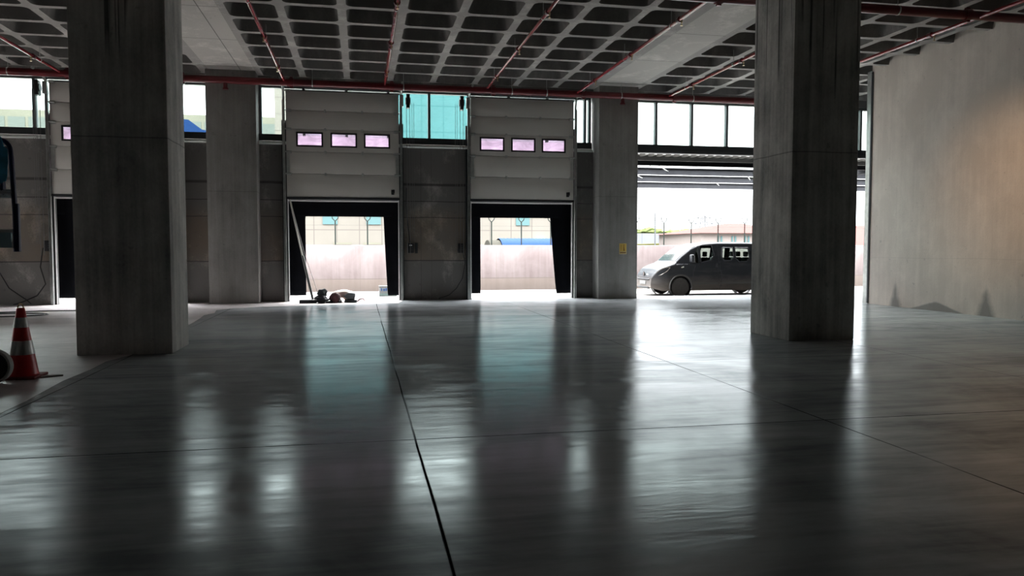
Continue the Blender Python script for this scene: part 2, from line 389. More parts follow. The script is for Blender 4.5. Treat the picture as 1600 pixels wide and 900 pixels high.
# walls
b = MB(); b.box(XL - .3, XL, YB, 16.0, 0, ZC + .43); b.box(XL - .3, XL, 19.0, 22.6, 0, ZC + .43); b.box(XL - .3, XL, 16.0, 19.0, 3.0, ZC + .43); tag(structure(b.build('wall_left', 'facade')), 'unseen far left concrete wall with a bay opening added for daylight', 'wall')  # opening added to this unseen wall so daylight reaches the right wall
b = MB(); b.box(XR, XR + .3, YB, 22.6, 0, ZC + .43); tag(structure(b.build('wall_far_right', 'facade')), 'concrete wall closing the next hall', 'wall')
b = MB(); b.box(XL, XR, YB - .3, YB, 0, ZC + .43); tag(structure(b.build('wall_rear', 'dark_unseen')), 'rear concrete wall behind the viewer', 'wall')
wr = MB(); wr.box(13.40, 13.75, YB, 18.42, 0, ZC + .42)
wall_r = tag(structure(wr.build('wall_right', 'side_wall')), 'tan rough concrete wall on the right with stains at its foot', 'wall')
# steel angle covering the end of the right wall
b = MB(); b.box(13.385, 13.77, 18.42, 18.60, 0, ZC - .01); b.build('end_trim', 'galv', wall_r)
b = MB(); b.box(13.372, 13.384, 18.36, 18.42, 0.02, ZC - .05); b.build('dark_joint', 'black', wall_r)

DOORS = [(-7.85, -4.80), (-1.96, 1.10), (3.14, 6.20)]
ZT0, ZT1, ZW = 4.35, 4.62, 5.93
wb = MB()
segs = [(-15.6, -14.66), (-13.9, -7.92), (-4.73, -3.9), (-2.7, -2.03), (1.17, 3.07), (6.27, 6.85)]
for x0, x1 in segs: wb.box(x0, x1, 22.2, 22.5, 0, ZT0)
wb.box(-15.6, 24, 22.2, 22.5, ZW + .05, ZC + .4)
wb.box(18.7, 24, 22.2, 22.5, 0, ZT0)
wall_b = tag(structure(wb.build('wall_back', 'facade')), 'board-marked concrete wall panels between the loading doors', 'wall')

def window(n, x0, x1, mull, label, drop=True, lightsill=True):
    o = thing('window_%d' % n, label, 'window', ((x0 + x1) / 2, 22.3, ZT1), kind='structure')
    f = MB(); f.box(x0, x1, 22.28, 22.42, ZW - .03, ZW + .05)
    for m in mull: f.box(m - .035, m + .035, 22.26, 22.42, ZT1, ZW - .03)
    f.box(x0, x0 + .07, 22.26, 22.42, ZT1, ZW - .03); f.box(x1 - .07, x1, 22.26, 22.42, ZT1, ZW - .03)
    f.build('window_frame', 'steel_frame', o)
    g = MB(); edges = [x0 + .05] + sorted(mull) + [x1 - .05]
    for a, c in zip(edges[:-1], edges[1:]):
        g2 = MB(); g2.box(a, c, 22.34, 22.352, ZT1, ZW - .02); g2.build('window_pane', 'glass', o)
    t = MB(); cuts = [x0]
    for a, c in DOORS:
        if a > x0 and c < x1: cuts += [a, c]
    cuts.append(x1)
    for q in range(0, len(cuts), 2): t.box(cuts[q], cuts[q + 1], 22.17, 22.46, ZT0 + .09, ZT1)
    t.build('transom', 'sill_dark', o)
    t = MB()
    if lightsill:
        for q in range(0, len(cuts), 2): t.tube([(cuts[q], 22.14, ZT0 + .03), (cuts[q + 1], 22.14, ZT0 + .03)], .05, 10)
    else: t.box(x0, x1, 22.16, 22.44, ZT0 + .02, ZT0 + .09)
    t.build('window_sill', 'sillmetal' if lightsill else 'steel_dark', o)
    return o
window(1, -14.6, -3.96, [-8.3 + 1.16 * k for k in range(-5, 4)], 'high strip window of the bay on the far left')
window(2, -2.69, 6.8, [1.98 + 1.16 * k for k in range(-3, 5)], 'high strip window above the two middle loading doors')
window(3, 8.05, 17.5, [8.87 + 1.16 * k for k in range(0, 7)], 'high strip window above the open bay', lightsill=False)
window(4, 18.7, 24, [19.5 + 1.16 * k for k in range(0, 4)], 'high strip window beyond the right wall', lightsill=False)

# ------------------------------------------------------------------ columns
def column(x0, x1, y0, y1, label, mat, name='concrete_column', group=None, extra=None):
    cx, cy = (x0 + x1) / 2, (y0 + y1) / 2
    b = MB(); b.box(x0, x1, y0, y1, 0, ZC + .001, .015)
    o = b.build(name, mat, origin=(cx, cy, 0)); tag(o, label, 'column', group)
    return o
column(-3.87, -2.62, 11.55, 12.60, 'massive dark square concrete column on the left of the hall', 'column')
column(6.75, 7.92, 11.20, 12.45, 'massive dark square concrete column on the right of the hall', 'column')
column(-3.96, -2.69, 21.62, 22.62, 'concrete wall pier left of the loading door with the leaning pole', 'pier', 'wall_pier')
p2 = column(6.85, 8.05, 21.62, 22.62, 'concrete wall pier bearing the small yellow sign', 'pier', 'wall_pier')
column(17.5, 18.75, 21.62, 22.62, 'concrete wall pier beyond the open bay', 'pier', 'wall_pier')
column(-14.66, -13.4, 21.62, 22.62, 'concrete wall pier at the far left', 'pier', 'wall_pier')

# ------------------------------------------------------------------ sectional loading doors
def dock_door(n, x0, x1, label, chain, strips):
    o = thing('door_%d' % n, label, 'door', ((x0 + x1) / 2, 22.1, 0), kind='structure')
    zs = [2.90, 3.54, 4.14, 4.76, 5.27, 5.80]
    y0, y1 = 22.03, 22.08
    W = x1 - x0
    for k in range(5):
        z0, z1 = zs[k] + .004, zs[k + 1] - .004
        m = MB()
        if k == 2:
            cw = [(x0 + .30, x0 + .95), (x0 + 1.22, x0 + 1.87), (x0 + 2.13, x0 + 2.78)]
            wz0, wz1 = z0 + .17, z1 - .11
            m.box(x0, x1, y0, y1, z0, wz0); m.box(x0, x1, y0, y1, wz1, z1)
            ed = [x0] + [v for c in cw for v in c] + [x1]
            for q in range(0, len(ed), 2): m.box(ed[q], ed[q + 1], y0, y1, wz0, wz1)
            sec = m.build('door_section', 'door_panel', o)
            for a, c in cw:
                f = MB(); t_ = .035
                f.box(a - t_, c + t_, y0 - .018, y0 + .01, wz1 - .01, wz1 + t_); f.box(a - t_, c + t_, y0 - .018, y0 + .01, wz0 - t_, wz0 + .01)
                f.box(a - t_, a + .01, y0 - .018, y0 + .01, wz0, wz1); f.box(c - .01, c + t_, y0 - .018, y0 + .01, wz0, wz1)
                fr = f.build('door_window_frame', 'black', o)
                g = MB(); g.box(a, c, y0 + .015, y0 + .025, wz0, wz1); g.build('pane', 'glass', fr)
        else:
            m.box(x0, x1, y0, y1, z0, z1, .006)
            sec = m.build('door_section', 'door_panel', o)
        m = MB(); m.box(x0, x1, y1 + .001, y1 + .008, z1 - .03, z1 + .04); m.build('seam_strip', 'steel_dark', o)
        # hinges along the seam and rollers at the ends
        if k < 4:
            for hx in (x0 + W * .34, x0 + W * .67):
                h = MB(); h.box(hx - .03, hx + .03, y0 - .02, y0 - .0005, z1 - .04, z1 + .04, .005); h.build('hinge', 'galv', o)
        for sgn, xx in ((-1, x0), (1, x1)):
            h = MB(); h.box(xx - sgn * .14 - .0, xx - sgn * .0, y0 - .03, y0 - .0005, z1 - .05, z1 + .03) if sgn > 0 else h.box(xx, xx + .14, y0 - .03, y0 - .0005, z1 - .05, z1 + .03)
            h.tube([(xx - sgn * .12, y0 - .03, z1), (xx + sgn * .05, y0 - .03, z1)], .018, 8); h.build('roller_bracket', 'galv', o)
    m = MB()
    for xx in (x0, x1 - .09): m.box(xx, xx + .09, y0 - .012, y0 - .001, 3.55, 4.10)
    m.build('end_stile', 'galv', o)
    m = MB(); m.box(x0 - .02, x1 + .02, 22.02, 22.10, 2.84, 2.90); m.build('bottom_seal', 'black', o)
    m = MB(); m.box(x1 - .22, x1 - .14, 21.97, 22.03, 2.99, 3.13, .01); m.box(x1 - .19, x1 - .13, 21.93, 21.97, 3.03, 3.13, .01); m.build('lock_handle', 'plastic_black', o)
    # vertical tracks with the curve at the top
    for sgn, xx in ((-1, x0 - .06), (1, x1 + .06)):
        m = MB(); m.box(xx - .03, xx + .03, 22.02, 22.08, 0, 5.55); m.box(xx - .035, xx - .027, 21.98, 22.02, 0, 5.55); m.box(xx + .027, xx + .035, 21.98, 22.02, 0, 5.55)
        pts = [(xx, 22.05 - .42 * (1 - math.cos(a)), 5.55 + .40 * math.sin(a)) for a in [PI / 2 * q / 8 for q in range(9)]]
        m.tube(pts + [(xx, 21.15, 5.95)], .032, 6)
        m.build('door_track', 'galv', o)
        m = MB()
        m.box(xx - sgn * .075 - .012, xx - sgn * .075 + .012, 22.10, 22.20, 0, 2.86); m.build('lit_reveal_strip', 'lit_reveal', o)  # pale strip in place of the daylit wall edge
        m = MB(); m.box(xx - .07, xx + .09, 22.125, 22.2, 0, 5.0) if sgn < 0 else m.box(xx - .09, xx + .07, 22.125, 22.2, 0, 5.0); m.build('side_angle', 'sill_dark', o)
    m = MB(); m.box(x0 + .02, x1 - .02, 22.12, 22.2, 2.79, 2.83); m.build('lit_reveal_strip', 'lit_reveal', o)
    # spring shaft
    m = MB(); m.tube([(x0 - .2, 22.0, 5.9), (x1 + .2, 22.0, 5.9)], .016, 8)
    for a, c in ((x0 + .5, x0 + 1.3), (x0 + 1.75, x0 + 2.55)): m.tube([(a, 22.0, 5.9), (c, 22.0, 5.9)], .05, 10)
    for q in (x0 - .08, x1 + .08): m.tube([(q - .03, 22.0, 5.9), (q + .03, 22.0, 5.9)], .09, 14)
    m.build('spring_shaft', 'steel_dark', o)
    sx = x1 if chain > 0 else x0
    cx = sx + chain * .26
    m = MB(); m.box(cx - .05, cx + .05, 21.88, 22.12, 5.42, 5.80, .015); m.tube([(cx - .07, 22.0, 5.62), (cx + .07, 22.0, 5.62)], .10, 14); m.build('chain_hoist', 'plastic_black', o)
    m = MB(); m.box(cx - chain * .18 - .05, cx - chain * .18 + .05, 21.93, 22.1, 5.46, 5.78, .01); m.build('hoist_bracket', 'galv', o)
    for dx in (-.045, .045):
        m = MB(); m.tube([(cx + dx, 22.0, 5.5)] + [(cx + dx * (.9 + .1 * math.sin(q)), 22.0, 5.5 - q * .42) for q in range(1, 11)], .007, 5); m.build('chain', 'chain', o)
    for dx in (.12, .17):
        m = MB(); m.tube([(cx + chain * dx, 22.1, 5.6), (cx + chain * dx, 22.12, 1.6)], .005, 5); m.build('control_cable', 'chain', o)
    return o
dock_door(1, -7.85, -4.80, 'raised white sectional loading door behind the left column', -1, None)
dock_door(2, -1.96, 1.10, 'raised white sectional door over the opening with the leaning pole', 1, None)
dock_door(3, 3.14, 6.20, 'raised white sectional door beside the yellow-signed pier', -1, None)

# dock shelters (black curtains outside each opening)
def cloth(name, rows, cols, fn, mat, parent, thick=.01):
    m = MB(); g = [[m.b.verts.new(fn(i / (cols - 1), j / (rows - 1))) for i in range(cols)] for j in range(rows)]
    for j in range(rows - 1):
        for i in range(cols - 1): m.b.faces.new((g[j][i], g[j][i + 1], g[j + 1][i + 1], g[j + 1][i]))
    o = m.build(name, mat, parent); so = o.modifiers.new('solid', 'SOLIDIFY'); so.thickness = thick; return o
def shelter(x0, x1, lab, il, ir_t, ir_b):
    o = thing('dock_shelter', lab, 'dock curtain', ((x0 + x1) / 2, 22.9, 0))
    cloth('head_curtain', 14, 30, lambda u, v: (x0 - .35 + u * (x1 - x0 + .7), 22.90 + .02 * math.sin(u * 9), 2.40 + v * .75), 'curtain_black', o)
    cloth('side_curtain', 20, 12, lambda u, v: (x0 - .35 + u * (il - x0 + .35), 22.93 + .025 * math.sin(u * 7 + v), .12 + v * 2.9), 'curtain_black', o)
    cloth('side_curtain', 20, 12, lambda u, v: ((ir_b + (ir_t - ir_b) * v ** .8) + u * (x1 + .35 - (ir_b + (ir_t - ir_b) * v ** .8)), 22.93 + .025 * math.sin(u * 7 + v) - .1 * (1 - v) * (1 - u), .10 + v * 2.9), 'curtain_black', o)
    cloth('top_sheet', 14, 24, lambda u, v: (x0 + .02 + u * (x1 - x0 - .04), 22.62 + .30 * (1 - v) + .05 * math.sin(u * 14 + v * 6), 3.12 + v * 1.93), 'mauve_sheet', o)
    m = MB()
    m.box(x0 - .40, x0 - .36, 22.5, 22.98, 0, 3.2); m.box(x1 + .36, x1 + .40, 22.5, 22.98, 0, 3.2); m.box(x0 - .4, x1 + .4, 22.93, 22.98, 3.1, 3.2)
    m.build('shelter_frame', 'steel_dark', o)
    m = MB(); m.box(x0 - .40, x1 + .40, 22.5, 23.5, 3.05, 3.09); m.build('added_sky_screen', 'steel_dark', o)  # unseen slab added to keep overhead sky light off the threshold
    return o
shelter(-7.85, -4.80, 'black dock curtain around the loading opening behind the left column', -7.43, -5.24, -5.15)
shelter(-1.96, 1.10, 'black dock curtain framing the opening with the leaning pole', -1.54, .66, .79)
shelter(3.14, 6.20, 'black dock curtain framing the opening with the blue roof beyond', 3.56, 5.68, 5.90)
for x0, x1 in DOORS:  # dock thresholds
    b = MB(); b.box(x0, x1, 22.5, 22.9, -.30, -.012); tag(structure(b.build('trim_threshold', 'galv')), 'steel threshold of a loading opening', 'trim')

# ------------------------------------------------------------------ fire sprinkler pipes
def main_pipe(x0, x1, y, z, r, label, couplings, hangers, drops=()):
    o = thing('sprinkler_main_pipe', label, 'pipe', ((x0 + x1) / 2, y, z))
    m = MB(); m.tube([(x0, y, z), (x1, y, z)], r, 20); m.build('pipe', 'red_pipe', o)
    for c in couplings:
        m = MB(); m.tube([(c - .06, y, z), (c + .06, y, z)], r + .022, 16); m.box(c - .04, c + .04, y - .03, y + .03, z + r, z + r + .05); m.box(c - .04, c + .04, y - .03, y + .03, z - r - .05, z - r); m.build('coupling', 'red_pipe', o)
    for c in hangers:
        m = MB(); m.tube([(c - .012, y, z), (c + .012, y, z)], r + .008, 14); m.tube([(c, y, z + r), (c, y, ZC + .02)], .007, 6); m.build('hanger', 'galv', o)
    for c in drops:
        m = MB(); m.tube([(c, y, z), (c, y, z - r - .14)], .055, 10); m.tube([(c, y, z - r - .11), (c, y, z - r - .15)], .075, 10); m.build('blank_branch', 'red_pipe', o)
    return o
BX = [-7.33, -4.62, -1.92, .70, 3.49, 6.10, 8.85, 11.65]
main_pipe(-19, 13.2, 21.3, 5.86, .095, 'large red sprinkler main running along above the loading doors', [c + .18 for c in BX] + [12.3, 12.6], [-8.5, -6.6, -1.2, 1.2, 4.2, 5.2, 7.4, 9.6], (-3.4, 7.45))
main_pipe(4.2, 13.3, 12.93, 5.93, .085, 'red sprinkler main crossing the ceiling at the right column', [6.3, 8.9, 11.4], [5.2, 9.9])
def branch(x, y0, y1, label, heads, z=5.9, r=.038, ytop=21.3):
    o = thing('sprinkler_branch_pipe', label, 'pipe', (x, y1, z), 'red sprinkler branch pipes under the waffle ceiling')
    m = MB(); m.tube([(x, y0, z), (x, y1, z)], r, 12); m.tube([(x, y1 - .02, z), (x, y1 - .02, z - .08)], .055, 10); m.build('pipe', 'red_branch', o)
    k = 0; yy = y1 - 1.6
    while yy > y0 + .3:
        c = MB(); c.tube([(x, yy - .05, z), (x, yy + .05, z)], r + .02, 12); c.build('coupling', 'red_pipe', o)
        s_ = MB(); hy = yy - .12
        s_.tube([(x, hy, z - r), (x, hy, z - r - .05)], .018, 8); s_.tube([(x, hy, z - r - .05), (x, hy, z - r - .10)], .009, 6); s_.tube([(x, hy, z - r - .10), (x, hy, z - r - .106)], .026, 10)
        s_.build('sprinkler_head', 'brass', o)
        h = MB(); h.tube([(x, hy + .5, z + r), (x, hy + .5, ZC + .05)], .006, 5); h.tube([(x, hy + .488, z), (x, hy + .512, z)], r + .008, 10); h.build('hanger', 'galv', o)
        yy -= 2.75
    return o
names = ['red branch pipe at the far left of the ceiling', 'red branch pipe hidden behind the left column', 'red branch pipe left of the first middle door', 'red branch pipe right of the first middle door',
         'red branch pipe above the left edge of the second middle door', 'red branch pipe reaching the right end of the second middle door', 'red branch pipe over the open bay left of the right column', 'red branch pipe between right column and tan wall']
for x, l in zip(BX, names):
    if x == -4.62: continue
    branch(x, 12.93 if x > 4.5 and x < 11 else 7.0, 21.3, l, None)
o = None

# ------------------------------------------------------------------ wall fittings
def control_box(x, z, label, white, cable):
    o = thing('control_box', label, 'control box', (x, 22.2, z))
    m = MB(); m.box(x - .085, x + .085, 22.06, 22.198, z - .15, z + .13, .01); m.build('case', 'plastic_black', o)
    for q in (-.06, 0, .06):
        m = MB(); m.lathe([(.018, -.02), (.018, 0)], (x + .03, 22.06, z + q), 'y', 10); m.build('push_button', 'steel_dark', o)
    if white:
        m = MB(); m.box(x - .045, x + .03, 22.035, 22.06, z + .055, z + .085); m.build('label_plate', 'white_paint', o)
    m = MB(); m.tube(cable, .014, 7); m.build('cable', 'plastic_black', o)
    m = MB(); m.box(x + .12, x + .2, 22.16, 22.199, z - .16, z + .14); m.build('conduit_box', 'sill_dark', o) if white else m.b.free()
    return o
control_box(1.42, 1.50, 'black door control box with small white plate, left of the middle panel', True, [(1.40, 22.12, 1.64), (1.34, 22.14, 2.2), (1.30, 22.15, 2.7), (1.31, 22.15, 3.2)])
control_box(2.86, 1.50, 'black door control box with a cable looping to the floor', False, [(2.92, 22.12, 1.36), (2.98, 22.1, 1.05), (2.9, 22.08, .62), (2.72, 22.05, .33), (2.5, 22.03, .14), (2.35, 21.99, .09), (2.2, 21.97, .05), (2.22, 21.95, .03)])
control_box(-8.02, 1.56, 'black door control box on the wall panel behind the traffic cone', False, [(-8.15, 22.15, 1.5), (-8.22, 22.12, 1.0), (-8.1, 22.1, .55), (-8.3, 22.08, .25), (-8.6, 22.0, .10), (-8.8, 21.9, .03)])
def floor_cable(pts, label, r=.012):
    m = MB(); m.tube(pts, r, 7); return tag(m.build('cable', 'plastic_black', origin=pts[0]), label, 'cable')
def arc(c, r, a0, a1, n=14, z=.018): return [(c[0] + r[0] * math.cos(math.radians(a0 + (a1 - a0) * k / n)), c[1] + r[1] * math.sin(math.radians(a0 + (a1 - a0) * k / n)), z) for k in range(n + 1)]
floor_cable([(-12, 19.8, .018), (-10, 19.55, .018), (-8.4, 19.45, .018), (-7.4, 19.75, .018), (-6.4, 19.72, .018), (-4.6, 19.9, .018)], 'black cable stretched across the raw floor behind the traffic cone')
floor_cable([(-12, 18.7, .018), (-9, 18.2, .018)] + arc((-7.6, 18.75), (.75, .45), -90, 150), 'black cable ending in a loop on the raw floor behind the traffic cone')
floor_cable([(-9.35, 22.1, 1.5), (-9.25, 22.1, 1.0), (-8.95, 22.06, .45), (-8.5, 22.0, .12), (-8.4, 21.95, .04)], 'black cable hanging down the wall panel at far left', .014)

# yellow sign on the pier
o = thing('warning_sign', 'small yellow rectangular warning sign on the wall pier', 'sign', (7.60, 21.615, 1.47))
M['sign_yellow'] = plain('sign_yellow', (.62, .42, .09), .5); M['sign_dark'] = plain('sign_print', (.22, .11, .02), .6); M['sign_pale'] = plain('sign_rim', (.55, .44, .22), .5)
m = MB(); m.box(7.485, 7.715, 21.604, 21.62, 1.31, 1.63, .006); m.build('plate', 'sign_pale', o)
m = MB(); m.box(7.502, 7.698, 21.600, 21.604, 1.395, 1.612); m.build('face', 'sign_yellow', o)
m = MB(); m.prism([(7.61, 1.41), (7.655, 1.41), (7.64, 1.50), (7.637, 1.555), (7.617, 1.555), (7.612, 1.50)], 21.597, 21.6)
m.lathe([(.017, -.003), (.017, 0)], (7.627, 21.6, 1.578), 'y', 12)
m.box(7.525, 7.533, 21.597, 21.6, 1.42, 1.58); m.box(7.553, 7.559, 21.597, 21.6, 1.42, 1.58); m.build('pictogram', 'sign_dark', o)
m = MB(); m.box(7.51, 7.69, 21.600, 21.604, 1.34, 1.372); m.build('caption_bar', 'sign_dark', o)

# ------------------------------------------------------------------ traffic cone
cx, cy = -3.84, 9.74
M['cone_red'] = plain('cone_red', (.62, .018, .02), .38, 0, .08, 6)
def refl():
    t = NT('reflective_band'); X, Y, Z = t.xyz()
    v = t.noise((14, 14, .8), 3, .6)
    t.put(t.b.inputs['Base Color'], t.mix(t.remap(v, .35, .62), (.28, .28, .27), (.72, .71, .68))); t.b.inputs['Roughness'].default_value = .35; t.b.inputs['Metallic'].default_value = .2; return t.m
M['reflective'] = refl()
o = thing('traffic_cone', 'red traffic cone with two silver bands, at the left beside the lift wheel', 'traffic cone', (cx, cy, 0))
def cr(z): return .17 - (.17 - .042) * (z / .80)
m = MB(); m.lathe([(.001, .003), (.165, .003), (.168, .04)] + [(cr(z), z) for z in (.045, .2, .4, .6, .8)] + [(.036, .81), (.028, .81), (.028, .78)], (cx, cy, 0), 'z', 32); m.build('body', 'cone_red', o)
for z0, z1 in ((.275, .435), (.585, .70)):
    m = MB(); m.lathe([(cr(z0) + .001, z0), (cr(z0) + .004, z0 + .002), (cr(z1) + .004, z1 - .002), (cr(z1) + .001, z1)], (cx, cy, 0), 'z', 32); m.build('reflective_band', 'reflective', o)
m = MB(); m.box(cx - .20, cx + .20, cy - .20, cy + .20, 0.003, .035, .012); m.build('base', plain('cone_base', (.25, .03, .03), .6), o)
m = MB(); m.tube([(cx + .03 * math.cos(a), cy, .80 + .055 * math.sin(a)) for a in [PI * k / 10 for k in range(11)]], .008, 8); m.build('ring', 'brass', o)
m = MB(); m.prism([(cx + .22, cy - .1), (cx + .42, cy + .02), (cx + .36, cy + .06), (cx + .2, cy)], .004, .02, 'z'); tag(m.build('wood_scrap', plain('scrap', (.45, .40, .36), .8), origin=(cx + .3, cy, 0)), 'pale flat scrap lying right beside the traffic cone base', 'scrap')

# ------------------------------------------------------------------ scissor lift at the left edge
M['lift_navy'] = plain('navy_paint', (.012, .02, .085), .4); M['lift_blue'] = plain('pale_blue_paint', (.42, .66, .74), .5); M['lift_grey'] = plain('lift_grey', (.74, .78, .80), .45, 0, .1, 5)
M['jacket'] = plain('blue_cloth', (.10, .50, .78), .8, 0, .3, 8); M['tyre_grey'] = plain('grey_tyre', (.42, .42, .40), .7, 0, .15, 12)
lx1, lx0, ly0, ly1 = -3.44, -6.2, 8.72, 9.42
o = thing('scissor_lift', 'blue railed scissor lift platform at the left edge of the picture', 'lift', ((lx0 + lx1) / 2, 9.1, 0))
m = MB(); m.prism([(lx0, ly0), (lx1 - .02, ly0), (lx1 - .29, ly1), (lx0, ly1)], 1.50, 1.56, 'z'); m.build('platform', 'lift_grey', o)
m = MB(); m.box(lx0, lx1 - .06, ly0 - .01, ly0 + .01, 1.50, 1.655); m.box(lx0, lx1 - .33, ly1 - .02, ly1, 1.53, 1.66); m.build('toe_board', 'lift_blue', o)
lxe = lx1
for y in (ly0, ly1):
    lx1 = lxe if y == ly0 else lxe - .27
    m = MB()
    pts = [(lx0, y, 2.60), (lx1 - .16, y, 2.60)] + [(lx1 - .16 + .12 * math.sin(a), y, 2.48 + .12 * math.cos(a)) for a in [PI / 2 * k / 6 for k in range(7)]] + [(lx1 - .01, y, 1.5)]
    m.tube(pts, .023, 10); m.tube([(lx1 - .01, y, 1.95), (lx1 - .01, y, 1.46)], .034, 10); m.tube([(lx0, y, 2.60), (lx0, y, 1.5)], .028, 10); m.tube([(-4.7, y, 2.6), (-4.7, y, 1.5)], .028, 10)
    m.tube([(lx1 - .13, y, 2.58), (lx1 - .13, y, 2.07)], .02, 8)
    m.build('guard_rail', 'lift_navy', o)
    m = MB(); m.tube([(lx0, y, 2.07), (lx1 - .04, y, 2.07)], .024, 8); m.tube([(lx0, y, 1.67), (lx1 - .03, y, 1.67)], .018, 8); m.build('mid_rail', 'lift_grey', o)
lx1 = -3.78
for k in range(2):
    for sg in (1, -1):
        m = MB(); a, c = (lx0 + .2, lx1 - .35) if sg > 0 else (lx1 - .35, lx0 + .2)
        m.tube([(a, 8.9 + .3 * (sg > 0), .55 + k * .47), (c, 8.9 + .3 * (sg > 0), 1.0 + k * .47)], .035, 8); m.build('scissor_arm', 'lift_navy', o)
m = MB(); m.box(lx0, lx1 - .34, 8.84, 9.28, .14, .5, .03); m.build('chassis', 'lift_grey', o)
m = MB(); m.box(lx1 - .42, lx1 - .26, 9.0, 9.2, .46, .62, .005); m.build('control_panel', 'galv', o)
for x in (-3.98, -5.85):
    for y in (8.76, 9.36):
        wv = MB(); wv.lathe([(.10, -.05), (.155, -.06), (.185, -.045), (.19, 0), (.185, .045), (.155, .06), (.10, .05)], (x, y, .195), 'y', 32); wh = wv.build('wheel', 'tyre_grey', o)
        wv = MB(); wv.lathe([(.02, -.064), (.165, -.062), (.165, .062), (.02, .064)], (x, y, .195), 'y', 24); wv.build('wheel_disc', 'plastic_black', wh)
m = MB()
m.blob((-3.58, 8.66, 2.36), (.10, .032, .24), 4, .18, 3); jk = m.build('hanging_jacket', 'jacket', origin=(-3.8, 8.65, 2.2)); tag(jk, 'blue cloth hanging over the lift guard rail', 'cloth')

# ------------------------------------------------------------------ tools by the loading opening
o = thing('bull_float', 'long grey float pole leaning into the left corner of the loading opening', 'tool', (-1.26, 21.55, 0))
m = MB(); m.tube([(-1.27, 21.5, .06), (-1.55, 21.8, 1.28)], .036, 12); m.build('pole_lower', plain('dull_pole', (.22, .22, .21), .4, .5), o)
m = MB(); m.tube([(-1.545, 21.795, 1.24), (-1.88, 22.0, 2.82)], .024, 10); m.build('pole_upper', plain('pale_pole', (.62, .60, .55), .35, .4), o)
m = MB(); m.box(-1.62, -1.17, 21.30, 21.50, .0, .10, .02); m.build('float_head', 'black', o)
m = MB(); m.tube([(-1.13, 21.5, .22), (-1.50, 21.8, 1.35), (-1.86, 22.0, 2.78)], .006, 6); tag(m.build('thin_rod', plain('thin_rod', (.5, .48, .46), .4), origin=(-1.13, 21.5, .22)), 'thin pale rod leaning beside the long float pole', 'rod')
M['dark_green'] = plain('dark_green_cloth', (.012, .02, .018), .8, 0, .3, 10); M['maroon'] = plain('maroon_cloth', (.06, .018, .02), .8, 0, .4, 12); M['pale_cloth'] = plain('pale_cloth', (.62, .52, .46), .85, 0, .15, 8); M['grey_box'] = plain('grey_tool', (.07, .08, .085), .5)
m = MB(); m.blob((-1.03, 21.45, .27), (.13, .1, .11), 11, .25); tag(m.build('work_glove', 'dark_green', origin=(-1.03, 21.45, .2)), 'dark green bunched cloth on top of the black bag', 'cloth')
m = MB(); m.blob((-1.05, 21.4, .10), (.17, .13, .12), 3, .22)
for k in range(3): m.tube([(-1.21, 21.32 - .01 * k, .05 + .05 * k), (-1.05, 21.26, .04 + .055 * k), (-.9, 21.32, .05 + .05 * k)], .012, 6)
tag(m.build('tool_bag', 'black', origin=(-1.05, 21.4, 0)), 'black crumpled bag at the foot of the float pole', 'bag')
m = MB(); m.prism([(-.98, .02), (-.90, .02), (-.66, .21), (-.72, .24)], 21.45, 21.75); tag(m.build('paper_sack', plain('white_sack', (.66, .63, .60), .8), origin=(-.8, 21.6, 0)), 'white sack leaning between the black bag and maroon cloth', 'sack')
m = MB(); m.blob((-.47, 21.75, .21), (.30, .18, .13), 8, .12); m.blob((-.32, 21.8, .16), (.18, .15, .14), 5, .12); tag(m.build('dust_sheet', 'pale_cloth', origin=(-.4, 21.75, .1)), 'pale pinkish cloth heap behind the small tools', 'cloth')
m = MB(); m.blob((-.68, 21.4, .12), (.14, .12, .17), 21, .15); tag(m.build('cloth_bundle', 'maroon', origin=(-.68, 21.4, 0)), 'maroon rounded cloth bundle in the tool heap', 'cloth')
m = MB(); m.box(-.93, -.73, 21.3, 21.45, 0, .06, .02); m.box(-.60, -.50, 21.3, 21.42, 0, .05, .015); tag(m.build('flat_trowel', 'black', origin=(-.8, 21.4, 0)), 'low black trowel parts on the floor between bag and bundle', 'tool')
m = MB(); m.prism([(-.46, .17), (-.33, .27), (-.14, .25), (-.16, .09), (-.34, .08)], 21.45, 21.62); m.box(-.44, -.10, 21.4, 21.6, 0, .08, .02)
tag(m.build('power_tool', 'grey_box', origin=(-.3, 21.5, 0)), 'small dark grey power tool at the right of the heap', 'tool')
m = MB(); m.tube([(-.1, 21.5, .02), (-.02, 21.5, .09), (.07, 21.5, .10), (.12, 21.52, .03)], [.02, .028, .025, .015], 8); tag(m.build('spray_bottle', plain('pinkish_plastic', (.45, .30, .30), .5), origin=(0, 21.5, 0)), 'little pinkish bottle at the right end of the tool heap', 'bottle')
m = MB(); m.blob((-.545, 21.36, .05), (.055, .05, .05), 6, .1, 2); tag(m.build('white_cup', 'white_paint', origin=(-.545, 21.36, 0)), 'small white crumple in front of the maroon bundle', 'litter')

